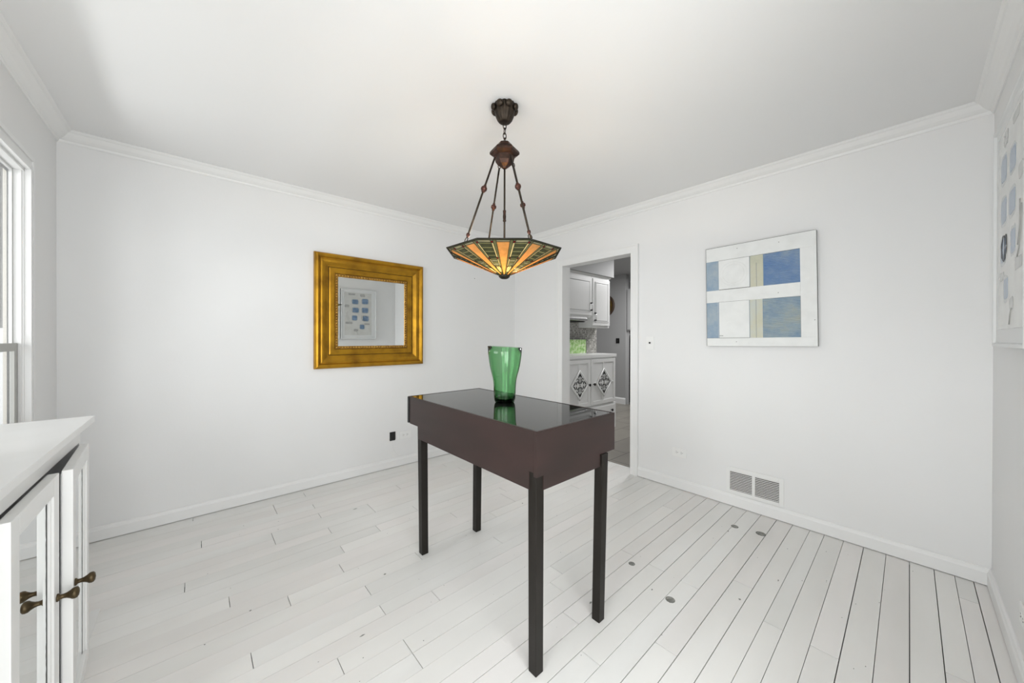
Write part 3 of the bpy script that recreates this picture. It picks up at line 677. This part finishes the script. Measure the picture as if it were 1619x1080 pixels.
def print_frame(x0, x1, z0, z1, label, squares, greys, curves, ml=.045, mr=.092):
    t = thing('framed_print', label, 'picture', ((x0 + x1) / 2, RY, (z0 + z1) / 2), group='framed prints on the right wall')
    cx, cz = (x0 + x1) / 2, (z0 + z1) / 2; hw, hh = (x1 - x0) / 2, (z1 - z0) / 2
    f = MB(); V = []; prof = [(0, .001), (0, .036), (.003, .040), (.012, .040), (.015, .038), (.018, .031)]; n = len(prof)
    for sx, sz in ((-1, -1), (1, -1), (1, 1), (-1, 1)): V += [(sx * (hw - a), d, sz * (hh - a)) for a, d in prof]
    f.faces(V, [(c * n + i, c * n + i + 1, ((c + 1) % 4) * n + i + 1, ((c + 1) % 4) * n + i) for c in range(4) for i in range(n - 1)], FRW)
    f.obj('picture_frame', t)
    MB().box((-hw + .016, .001, -hh + .016), (hw - .016, .031, hh - .016), FRW).obj('mount', t)
    p = MB(); p.box((-hw + ml, .030, -hh + .072), (hw - mr, .0330, hh - .062), PAPER)
    k = 0
    for x, z, w_, h_ in squares:
        p.prism(rrect(x - cx, z - cz, w_ * 1.28, h_ * 1.30, .035, wob=.004), 1, .0325, .0334, PHALO)
        p.prism(rrect(x - cx, z - cz, w_, h_, .020, wob=.003), 1, .0330, .0338, PBL)
    for x, z, w_, h_ in greys: p.prism(rrect(x - cx, z - cz, w_, h_, min(w_, h_) * .35, wob=.004), 1, .0325, .0336, PGR)
    for c in curves: p.tube([(x - cx, .0338, z - cz) for x, z in c], .0016, PBK if len(c) > 5 else PGR, 6)
    p.obj('print', t)
    return t
sq = [(-.779, 1.900, .105, .080), (-.602, 1.915, .110, .092), (-.772, 1.747, .108, .083), (-.601, 1.750, .110, .092), (-.790, 1.602, .085, .085), (-.592, 1.598, .105, .092), (-.654, 1.440, .08, .082)]
gr = [(-.89, 1.51, .12, .045), (-.565, 1.495, .10, .035), (-.765, 1.375, .075, .045), (-.84, 2.035, .12, .030), (-.649, 2.025, .09, .050), (-.924, 1.815, .08, .05)]
cv = [[(-.94, 1.70), (-.93, 1.62), (-.90, 1.56), (-.87, 1.53)], [(-.915, 1.72), (-.91, 1.63), (-.88, 1.57)], [(-.77, 1.36), (-.74, 1.33), (-.73, 1.30)],
      [(-.66, 1.65), (-.67, 1.60), (-.65, 1.56), (-.61, 1.55), (-.57, 1.57), (-.56, 1.62), (-.60, 1.655), (-.64, 1.64)], [(-.63, 1.65), (-.64, 1.60), (-.62, 1.56), (-.59, 1.56), (-.57, 1.60), (-.59, 1.65)]]
print_frame(-1.028, -.39, 1.213, 2.132, 'white framed print of slate blue rounded squares on the right wall at the room corner', sq, gr, cv, .062)
sh = .70
print_frame(-1.685, -1.045, 1.205, 2.145, 'white framed print glimpsed only in the left edge of the gold mirror',
            [(x - sh, z - .02 * (i % 3), w_, h_) for i, (x, z, w_, h_) in enumerate(sq) if i not in (1, 3, 5)] + [(-1.125, 1.90, .085, .085), (-1.125, 1.74, .09, .09), (-1.13, 1.62, .08, .07)], [(x - sh, z, w_, h_) for x, z, w_, h_ in gr], [[(x - sh, z) for x, z in c] for c in cv[:3]], .09, .022)

# ------------------------------------------------------------------ outlets, switch, vents
def outlet(label, loc, rz):
    t = thing('wall_outlet', label, 'outlet', loc, rz, 'duplex outlets low on the walls')      # faces local -y, plate lies sideways
    MB().box((-.0585, -.006, -.036), (.0585, 0, .036), PLATE, .002).obj('cover_plate', t)
    for s in (-1, 1):
        r = MB(); r.prism([(s * .0195 + .0165 * cos(a), .0145 * sin(a)) for a in [2 * pi * k / 20 for k in range(20)]], 1, -.0078, -.005, PLATE)
        for z in (-.0055, .0065): r.box((s * .0195 - .007, -.0082, z - .0012), (s * .0195 + .001, -.0070, z + .0012), SLOT)
        r.prism([(s * .0195 + .0075 + .0025 * cos(a), .0005 + .0025 * sin(a)) for a in [2 * pi * k / 10 for k in range(10)]], 1, -.0082, -.007, SLOT)
        r.obj('socket', t)
    return t
outlet('white duplex outlet low on the back wall beside the open black box', (-1.450, 0, .292), 0)
outlet('white duplex outlet low on the wall between the doorway and the vent', (0, -2.033, .300), R(-90))
outlet('white outlet low on the right wall at the photo edge', (-.775, RY, .243), R(180))
sw = thing('light_switch', 'white toggle light switch right of the doorway', 'switch', (0, -1.776, 1.200), R(-90))
MB().box((-.035, -.006, -.0575), (.035, 0, .0575), PLATE, .002).obj('cover_plate', sw)
MB().box((-.005, -.017, -.004), (.005, -.005, .011), SLOT, .001).obj('toggle', sw)
bx = thing('junction_box', 'open black electrical box set in the back wall left of the outlet', 'electrical box', (-1.577, 0, .298))
b2 = MB()
b2.box((-.028, -.003, -.036), (.028, .0, .042), BLK, .001); b2.box((-.028, -.006, -.040), (.026, -.002, -.030), BLK, .002); b2.box((.018, -.007, -.030), (.028, -.002, .042), mat('dark_plastic', (.03, .028, .026), .5), .001)
b2.lathe([(1e-5, -.006), (.010, -.005), (.010, 0)], SLOT, 14, Matrix.Translation((-.018, -.002, -.030)) @ Matrix.Rotation(R(-90), 4, 'X'))
b2.obj('box', bx)
cdm = MB(); cdm.tube([(.010, -.004, -.038), (.006, -.006, -.070), (.004, -.006, -.105), (.020, -.006, -.145), (.050, -.006, -.180), (.095, -.006, -.202), (.125, -.006, -.206)], .0013, PLATE, 8)
cdm.obj('thin_wire', bx)
tag(MB().lathe([(1e-5, -.007), (.004, -.006), (.004, -.003), (.0018, -.002), (.0018, .001)], SLOT, 10, Matrix.Translation((0, 0, 0)) @ Matrix.Rotation(R(-90), 4, 'X')).obj('nail'), 'small dark nail in the back wall under the lamp bowl', 'nail')
C.objects['nail'].location = (-.62, -.0, 1.916)

vt = thing('wall_vent', 'white metal return air grille low on the wall above the baseboard', 'vent', (0, -2.555, .190), R(-90))
V0 = MB()   # local x runs along -y world, faces local -y
V0.box((-.176, -.006, -.098), (-.150, 0, .098), VENTW, .0015); V0.box((.150, -.006, -.098), (.176, 0, .098), VENTW, .0015)
V0.box((-.150, -.006, .068), (.150, 0, .098), VENTW, .0015); V0.box((-.150, -.006, -.098), (.150, 0, -.072), VENTW, .0015); V0.box((-.009, -.006, -.072), (.009, 0, .068), VENTW)
V0.obj('vent_frame', vt)
MB().box((-.152, -.0015, -.075), (.152, -.0002, .070), VENTD).obj('duct_opening', vt)
for s in (-1, 1):
    lv = MB()
    for k in range(12):
        z = -.066 + k * .0118
        lv.faces([(s * .0795 - .071, -.0058, z), (s * .0795 + .071, -.0058, z), (s * .0795 + .071, -.001, z + .0036), (s * .0795 - .071, -.001, z + .0036),
                  (s * .0795 - .071, -.0058, z - .0016), (s * .0795 + .071, -.0058, z - .0016), (s * .0795 + .071, -.001, z + .0036), (s * .0795 - .071, -.001, z + .0036)],
                 [(0, 1, 2, 3), (7, 6, 5, 4), (0, 4, 5, 1), (1, 5, 6, 2), (2, 6, 7, 3), (3, 7, 4, 0)], VENTW)
    lv.obj('louvres', vt)
fv = thing('floor_vent', 'white metal floor register set in the boards beside the cabinet', 'vent', (-3.375, -.985, 0))
g = MB(); g.box((-.065, -.150, 0), (-.037, .150, .004), VENTW, .0015); g.box((.037, -.150, 0), (.065, .150, .004), VENTW, .0015)
g.box((-.037, .115, 0), (.037, .150, .004), VENTW); g.box((-.037, -.150, 0), (.037, -.115, .004), VENTW)
g.obj('vent_frame', fv); MB().box((-.038, -.116, .0), (.038, .116, .0012), VENTD).obj('duct_opening', fv)
g = MB(); [g.box((-.037, -.110 + k * .0105, .001), (.037, -.1058 + k * .0105, .0030), VENTW) for k in range(22)]; g.obj('louvres', fv)

# ------------------------------------------------------------------ white cabinet with mirrored doors
BX, EY, NY = -3.300, -1.280, -2.150      # body front, far end, near end
cb = thing('sideboard_cabinet', 'white painted cabinet with mirrored doors standing against the left wall', 'cabinet', (-3.435, -1.72, 0))
def K(p): return (p[0] + 3.435, p[1] + 1.72, p[2])
def kb(mb, a, b, m, bev=0): return mb.box(K(a), K(b), m, bev)
BK = -3.566
mb = MB(); kb(mb, (BK, -2.21, .928), (-3.268, -1.262, .950), CABW, .002); mb.obj('top', cb)
mb = MB(); kb(mb, (BK, EY - .02, .0), (BX, EY, .928), CABW); kb(mb, (BK, NY, .0), (BX, NY + .02, .928), CABW)
kb(mb, (BK, NY + .02, 0), (BK + .01, EY - .02, .928), CABW); kb(mb, (BK + .01, NY + .02, .08), (BX - .018, EY - .02, .10), CABW); kb(mb, (BK + .01, NY + .02, .50), (BX - .03, EY - .02, .518), CABW)
kb(mb, (BX - .018, NY + .02, .862), (BX, EY - .02, .928), CABW); kb(mb, (BX - .018, NY + .02, .0), (BX, EY - .02, .075), CABW); kb(mb, (BX - .018, NY + .02, .075), (BX, -2.052, .862), CABW)
mb.obj('body', cb)
def cdoor(hinge_y, width, ang, knob_at_far, zt=.857, zb=.085):
    """door hinged at hinge_y; local -y runs towards the camera end for a positive width"""
    d = MB(); th = .022; s = .052; top = .050
    # local frame: x = thickness (outer face +x), y from 0 to -width
    for y0, y1 in ((-s, 0), (-width, -width + s)): d.box((-th, y0, zb), (0, y1, zt), CABW, .003)
    d.box((-th, -width + s, zt - top), (0, -s, zt), CABW, .003); d.box((-th, -width + s, zb), (0, -s, zb + top), CABW, .003)
    for y0, y1 in ((-s - .007, -s), (-width + s, -width + s + .007)): d.box((-th, y0, zb + top), (-.005, y1, zt - top), CABW, .002)
    d.box((-th - .003, -width + .012, zb + .012), (-th + .002, -.012, zt - .012), CABW)
    hx = BX + .001 + th
    o = d.obj('door', cb); o.location = K((hx, hinge_y, 0)); o.rotation_euler = (0, 0, ang)
    gl_ = MB(); gl_.box((-.0135, -width + s - .003, zb + top - .003), (-.010, -s + .003, zt - top + .003), MIRROR)
    gl_.obj('mirror_pane', o)
    es = MB()   # blackened edge where the silvering has failed
    pts = []; zz = zb + top
    while zz < zt - top:
        pts.append((zz, random.uniform(.007, .0115))); zz += .012
    pol = [(-s - .012, z) for z, q in pts] + [(-s - .012 - q, z) for z, q in pts[::-1]]
    es.prism(pol, 0, -.0102, -.0096, BLK); es.obj('failed_silvering', o)
    ky = -.026 if knob_at_far else -width + .026
    kn = MB().lathe([(.0105, 0), (.0105, .003), (.0065, .006), (.006, .012), (.0075, .018), (.011, .024), (.0145, .028), (.0155, .033), (.0145, .037), (.010, .040), (1e-5, .0415)], KNOB, 26,
                    Matrix.Translation((0, ky, .512)) @ Matrix.Rotation(R(90), 4, 'Y'))
    tag(kn.obj('knob', o), 'antique brass mushroom knob')
    return o
cdoor(-1.298, .366, R(3.6), False)
# the nearer door hangs from its camera-side edge, almost shut
d2 = cdoor(-1.678, .366, R(0.3), True)

# ------------------------------------------------------------------ the kitchen through the doorway
TILE = bpy.data.materials.new('grey_floor_tile'); TILE.use_nodes = True; nt = TILE.node_tree; b = nt.nodes['Principled BSDF']; b.inputs['Roughness'].default_value = .35
tc = nt.nodes.new('ShaderNodeTexCoord'); mp = nt.nodes.new('ShaderNodeMapping'); br = nt.nodes.new('ShaderNodeTexBrick'); nz = nt.nodes.new('ShaderNodeTexNoise')
mp.inputs['Location'].default_value = (.12, .972 + .3 * 2, 0)
br.offset = .5; br.inputs['Scale'].default_value = 1; br.inputs['Brick Width'].default_value = .61; br.inputs['Row Height'].default_value = .305; br.inputs['Mortar Size'].default_value = .004
br.inputs['Color1'].default_value = (.27, .25, .22, 1); br.inputs['Color2'].default_value = (.32, .30, .26, 1); br.inputs['Mortar'].default_value = (.07, .065, .06, 1)
nz.inputs['Scale'].default_value = 3; mxx = nt.nodes.new('ShaderNodeMixRGB'); mxx.blend_type = 'MULTIPLY'; mxx.inputs[0].default_value = .4
nt.links.new(tc.outputs['Object'], mp.inputs[0]); nt.links.new(mp.outputs[0], br.inputs['Vector']); nt.links.new(tc.outputs['Object'], nz.inputs['Vector'])
nt.links.new(br.outputs['Color'], mxx.inputs[1]); nt.links.new(nz.outputs['Fac'], mxx.inputs[2]); nt.links.new(mxx.outputs[0], b.inputs['Base Color'])
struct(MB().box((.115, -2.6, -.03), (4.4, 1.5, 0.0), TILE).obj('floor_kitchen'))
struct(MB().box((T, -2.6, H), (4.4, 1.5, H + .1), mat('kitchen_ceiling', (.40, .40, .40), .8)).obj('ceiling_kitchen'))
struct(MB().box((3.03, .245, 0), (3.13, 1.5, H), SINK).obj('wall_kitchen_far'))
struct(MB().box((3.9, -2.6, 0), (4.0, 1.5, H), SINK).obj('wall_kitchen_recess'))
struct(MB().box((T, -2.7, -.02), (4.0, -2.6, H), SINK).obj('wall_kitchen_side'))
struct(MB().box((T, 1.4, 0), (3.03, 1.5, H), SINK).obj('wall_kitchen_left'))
XE = 1.40
struct(MB().box((T, -.235, 0), (XE, -.13, H), SINK).obj('wall_kitchen_partition'))
struct(MB().box((T, -.520, 2.094), (1.412, -.235, H), SINK).obj('trim_soffit'))
struct(MB().prism([(3.03, 0), (3.012, 0), (3.012, .095), (3.02, .11), (3.03, .115)], 1, .245, 1.4, TRIM).obj('baseboard_kitchen'))
# hexagon mosaic splashback
HEX = bpy.data.materials.new('hexagon_mosaic'); HEX.use_nodes = True; nt = HEX.node_tree; b = nt.nodes['Principled BSDF']; b.inputs['Roughness'].default_value = .25
tc = nt.nodes.new('ShaderNodeTexCoord'); vo_ = nt.nodes.new('ShaderNodeTexVoronoi'); vo_.inputs['Scale'].default_value = 38; vo_.inputs['Randomness'].default_value = .25
v2 = nt.nodes.new('ShaderNodeTexVoronoi'); v2.feature = 'DISTANCE_TO_EDGE'; v2.inputs['Scale'].default_value = 38; v2.inputs['Randomness'].default_value = .25
r1 = nt.nodes.new('ShaderNodeValToRGB'); r1.color_ramp.elements[0].color = (.16, .155, .145, 1); r1.color_ramp.elements[1].color = (.40, .39, .36, 1)
r2 = nt.nodes.new('ShaderNodeValToRGB'); r2.color_ramp.elements[0].position = .04; r2.color_ramp.elements[1].position = .08; r2.color_ramp.elements[0].color = (.75, .75, .72, 1); r2.color_ramp.elements[1].color = (0, 0, 0, 1)
mxx = nt.nodes.new('ShaderNodeMixRGB'); mxx.inputs[2].default_value = (.62, .61, .58, 1)
nt.links.new(tc.outputs['Object'], vo_.inputs['Vector']); nt.links.new(tc.outputs['Object'], v2.inputs['Vector']); nt.links.new(vo_.outputs['Color'], r1.inputs[0]); nt.links.new(v2.outputs['Distance'], r2.inputs[0])
nt.links.new(r2.outputs[0], mxx.inputs[0]); nt.links.new(r1.outputs[0], mxx.inputs[1]); nt.links.new(mxx.outputs[0], b.inputs['Base Color'])
struct(MB().box((T, -.243, 1.02), (XE, -.235, 1.50), HEX).obj('trim_backsplash'))
KW = mat('kitchen_cabinet_white', (.74, .74, .73), .35)
BLKI = mat('black_iron', (.012, .012, .012), .4, .5)
def raised_door(mb, x0, x1, z0, z1, y):
    mb.box((x0, y - .020, z0), (x1, y, z1), KW, .002)
    s = .055; 
    mb.faces([(x0 + s, y - .0205, z0 + s), (x1 - s, y - .0205, z0 + s), (x1 - s, y - .0205, z1 - s), (x0 + s, y - .0205, z1 - s)], [(0, 1, 2, 3)], SINK)
    mb.box((x0 + s + .008, y - .026, z0 + s + .008), (x1 - s - .008, y - .020, z1 - s - .008), KW, .004)
    for a in ((x0 + s - .012, z0 + s - .012, x0 + s, z1 - s + .012), (x1 - s, z0 + s - .012, x1 - s + .012, z1 - s + .012), (x0 + s - .012, z0 + s - .012, x1 - s + .012, z0 + s), (x0 + s - .012, z1 - s, x1 - s + .012, z1 - s + .012)):
        mb.box((a[0], y - .026, a[1]), (a[2], y - .019, a[3]), KW, .002)
def bar_handle(x, z, y, par):
    h = MB(); h.tube([(x, y - .020, z - .048), (x, y - .045, z - .045), (x, y - .045, z + .045), (x, y - .020, z + .048)], .005, CHROME, 8)
    for q in (-.048, .048): h.tube([(x, y - .018, z + q), (x, y - .050, z + q * .95)], .009, BLKI, 8)
    h.obj('handle', par)
UY = -.475
for nm, x0, x1, z0, lab, hz, hx in (('wall_cabinet', .20, .968, 1.515, 'white wall cabinet over the range hood, seen through the doorway', 1.66, .93), ('wall_cabinet', .972, 1.392, 1.385, 'narrow tall white wall cabinet at the end of the kitchen run', 1.53, 1.02)):
    t = thing(nm, lab, 'cabinet', (0, 0, 0), group='white wall cabinets in the kitchen')
    MB().box((x0, UY + .020, z0), (x1, -.236, 2.070), KW, .002).obj('body', t)
    d = MB(); raised_door(d, x0 + .012, x1 - .012, z0 + .030, 2.045, UY + .020); do = d.obj('door', t); bar_handle(hx, hz, UY + .020, do)
    c_ = MB(); c_.prism([(-.236, 2.07), (UY + .018, 2.07), (UY + .002, 2.085), (UY - .006, 2.093), (-.236, 2.093)], 0, x0, x1 + (.012 if x1 > 1.2 else 0), KW); c_.obj('cornice', t)
hd = thing('range_hood', 'slim grey steel range hood under the wall cabinet', 'range hood', (0, 0, 0))
h_ = MB(); h_.prism([(-.245, 1.510), (-.50, 1.510), (-.52, 1.49), (-.52, 1.47), (-.48, 1.455), (-.245, 1.455)], 0, .22, .80, CHROME); h_.obj('hood_body', hd)
h_ = MB(); h_.box((.24, -.49, 1.449), (.78, -.26, 1.456), BLKI); h_.obj('filter', hd)
# carved white sideboard
BY = -.545
sbt = thing('kitchen_sideboard', 'white sideboard with black diamond fretwork doors beyond the doorway', 'sideboard', (.775, -.40, 0))
def SB(x, y, z): return (x - .775, y + .40, z)
mb = MB(); mb.box(SB(.15, BY, .10), SB(XE, -.245, .985), KW, .002); mb.box(SB(.14, BY - .012, .0), SB(XE + .012, -.245, .35), KW, .004); mb.obj('body', sbt)
mb = MB(); mb.box(SB(.14, BY - .022, .985), SB(XE + .014, -.245, 1.025), KW, .004); mb.obj('worktop', sbt)
def diamond(d, cx, cz, y):
    a, b2_ = .170, .185
    # moulded diamond plate
    d.prism([(cx - a, cz), (cx, cz - b2_), (cx + a, cz), (cx, cz + b2_)], 1, y - .010, y, KW)
    for P0, P1 in (((-a, 0), (0, -b2_)), ((0, -b2_), (a, 0)), ((a, 0), (0, b2_)), ((0, b2_), (-a, 0))):
        d.tube([(cx + P0[0], y - .010, cz + P0[1]), (cx + P1[0], y - .010, cz + P1[1])], .007, KW, 6)
def fret(f, cx, cz, y):
    f0, f1 = y - .0125, y - .009; a, b = .135, .150
    def poly(P):
        for sx in (-1, 1):
            for sz in (-1, 1):
                f.prism([(cx + sx * p[0] * a, cz + sz * p[1] * b) for p in P], 1, f0, f1, BLKI)
    poly([(0, 1), (.20, .78), (.26, .66), (.12, .62), (.10, .70), (0, .78)])            # tips
    poly([(.12, .60), (.24, .52), (.20, .38), (.26, .28), (.22, .16), (.06, .10), (.04, .20), (.12, .30), (.10, .44)])  # hearts
    poly([(.98, .02), (.66, .34), (.60, .26), (.72, .14), (.84, .03)])                  # side brackets
    poly([(.30, .62), (.40, .60), (.52, .46), (.42, .44), (.34, .52)])
    poly([(.30, .34), (.44, .18), (.52, .04), (.58, .06), (.54, .22), (.38, .40)])
    poly([(.0, .06), (.10, .02), (.0, .0)])
for x0, x1, kx, cxd in ((.325, .800, .760, .572), (.818, 1.375, .862, 1.093)):
    d = MB(); d.box(SB(x0, BY - .018, .37), SB(x1, BY, .965), KW, .003)
    # stiles and rails standing proud round sunk boards, a centre muntin and a mid rail
    for u0, u1, v0, v1 in ((x0, x0 + .045, .37, .965), (x1 - .045, x1, .37, .965), (x0 + .045, x1 - .045, .37, .42), (x0 + .045, x1 - .045, .92, .965), (cxd - .012, cxd + .012, .42, .92), (x0 + .045, x1 - .045, .640, .662)):
        d.box(SB(u0, BY - .026, v0), SB(u1, BY - .017, v1), KW, .003)
    p = SB(cxd, BY - .022, .655); diamond(d, p[0], p[2], p[1]); do = d.obj('door', sbt)
    f = MB(); fret(f, p[0], p[2], p[1]); tag(f.obj('fretwork', do), 'black scrolled fretwork')
    kp = SB(kx, BY - .026, .645); k = MB().lathe([(.006, 0), (.006, .012), (.017, .020), (.018, .028), (.010, .034), (1e-5, .036)], BLKI, 18, Matrix.Translation(kp) @ Matrix.Rotation(R(90), 4, 'X')); k.obj('knob', do)
dr = MB(); dr.box(SB(.30, BY - .028, .12), SB(1.37, BY - .012, .33), KW, .003); dro = dr.obj('drawer', sbt)
for kx in (.45, 1.27):
    kp = SB(kx, BY - .028, .262); MB().lathe([(.006, 0), (.006, .012), (.017, .020), (.018, .028), (.010, .034), (1e-5, .036)], BLKI, 18, Matrix.Translation(kp) @ Matrix.Rotation(R(90), 4, 'X')).obj('knob', dro)
# framed green photo standing on the sideboard
GRMOT = paint('green_white_mottle', (.10, .34, .05), (.50, .78, .30), (1, 1, .92), 22)  # mottled dark green, light green and near-white
gp = thing('standing_framed_panel', 'small thin framed panel mottled green and white standing on the kitchen worktop', 'picture frame', (.88, -.30, 1.025), 0)
fr_ = MB(); w_, h_, z0 = .19, .205, 0
fr_.box((-w_, -.010, 0), (-w_ + .012, .004, h_), BLKI, .001); fr_.box((w_ - .010, -.010, 0), (w_, .004, h_), CHROME, .001)
fr_.box((-w_, -.010, h_ - .008), (w_, .004, h_), CHROME, .001); fr_.box((-w_, -.010, 0), (w_, .004, .010), PLATE, .001); fr_.box((-w_ + .01, .0, .005), (w_ - .01, .004, h_ - .005), BLKI)
fr_.obj('frame', gp); MB().box((-w_ + .012, -.004, .010), (w_ - .010, .001, h_ - .008), GRMOT).obj('image', gp)
# things on the far kitchen wall
pl = MB(); n_ = 40
BR = mat('tarnished_brass', (.16, .10, .02), .4, .6, noise=(12, (.09, .05, .015), .4, .7)); WR = mat('dark_walnut_rim', (.05, .028, .015), .5)
Mx = Matrix.Translation((3.03, .70, 1.875)) @ Matrix.Rotation(R(-90), 4, 'Y')
pl.lathe([(1e-5, .012), (.15, .012), (.17, .016), (.178, .020)], BR, 48, Mx); pl.lathe([(.178, .020), (.20, .028), (.215, .022), (.222, .008), (.222, 0)], WR, 48, Mx)
tag(pl.obj('wall_plate'), 'round dark rimmed brass plate hanging on the far kitchen wall', 'wall plate')
MB_ = MB(); MB_.box((3.022, .375, 1.145), (3.03, .445, 1.240), BLKI, .002); MB_.box((3.017, .403, 1.175), (3.023, .417, 1.210), SLOT, .001)
tag(MB_.obj('switch_plate'), 'black switch plate on the far grey kitchen wall', 'switch')
fc = thing('fridge_cabinet', 'pale grey cabinet high above the black fridge', 'cabinet', (3.35, -.2, 0))
FGR = mat('pale_grey_laminate', (.46, .46, .46), .5)
MB().box((-.29, -.55, 1.38), (.50, .442, 2.165), FGR, .002).obj('body', fc)
ff = MB(); ff.box((-.312, -.07, 1.40), (-.29, .42, 2.15), FGR, .003); ff.obj('door', fc); ff = MB(); ff.box((-.312, -.54, 1.40), (-.29, -.08, 2.15), FGR, .003); ff.obj('door', fc)
MB().box((-.27, .405, 0), (.50, .442, 1.38), FGR).obj('side_panel', fc)
rf = thing('refrigerator', 'black refrigerator standing in the kitchen recess beyond the doorway', 'refrigerator', (3.45, -.30, 0))
MB().box((-.34, -.44, .02), (.40, .495, 1.30), BLKI, .008).obj('body', rf)
ff = MB(); ff.box((-.375, -.44, .04), (-.342, .493, 1.298), mat('black_gloss', (.010, .010, .011), .2), .006); do = ff.obj('door', rf)
ff = MB(); ff.tube([(-.372, -.38, .55), (-.410, -.38, .57), (-.410, -.38, 1.13), (-.372, -.38, 1.15)], .010, BLKI, 8); ff.obj('handle', do)
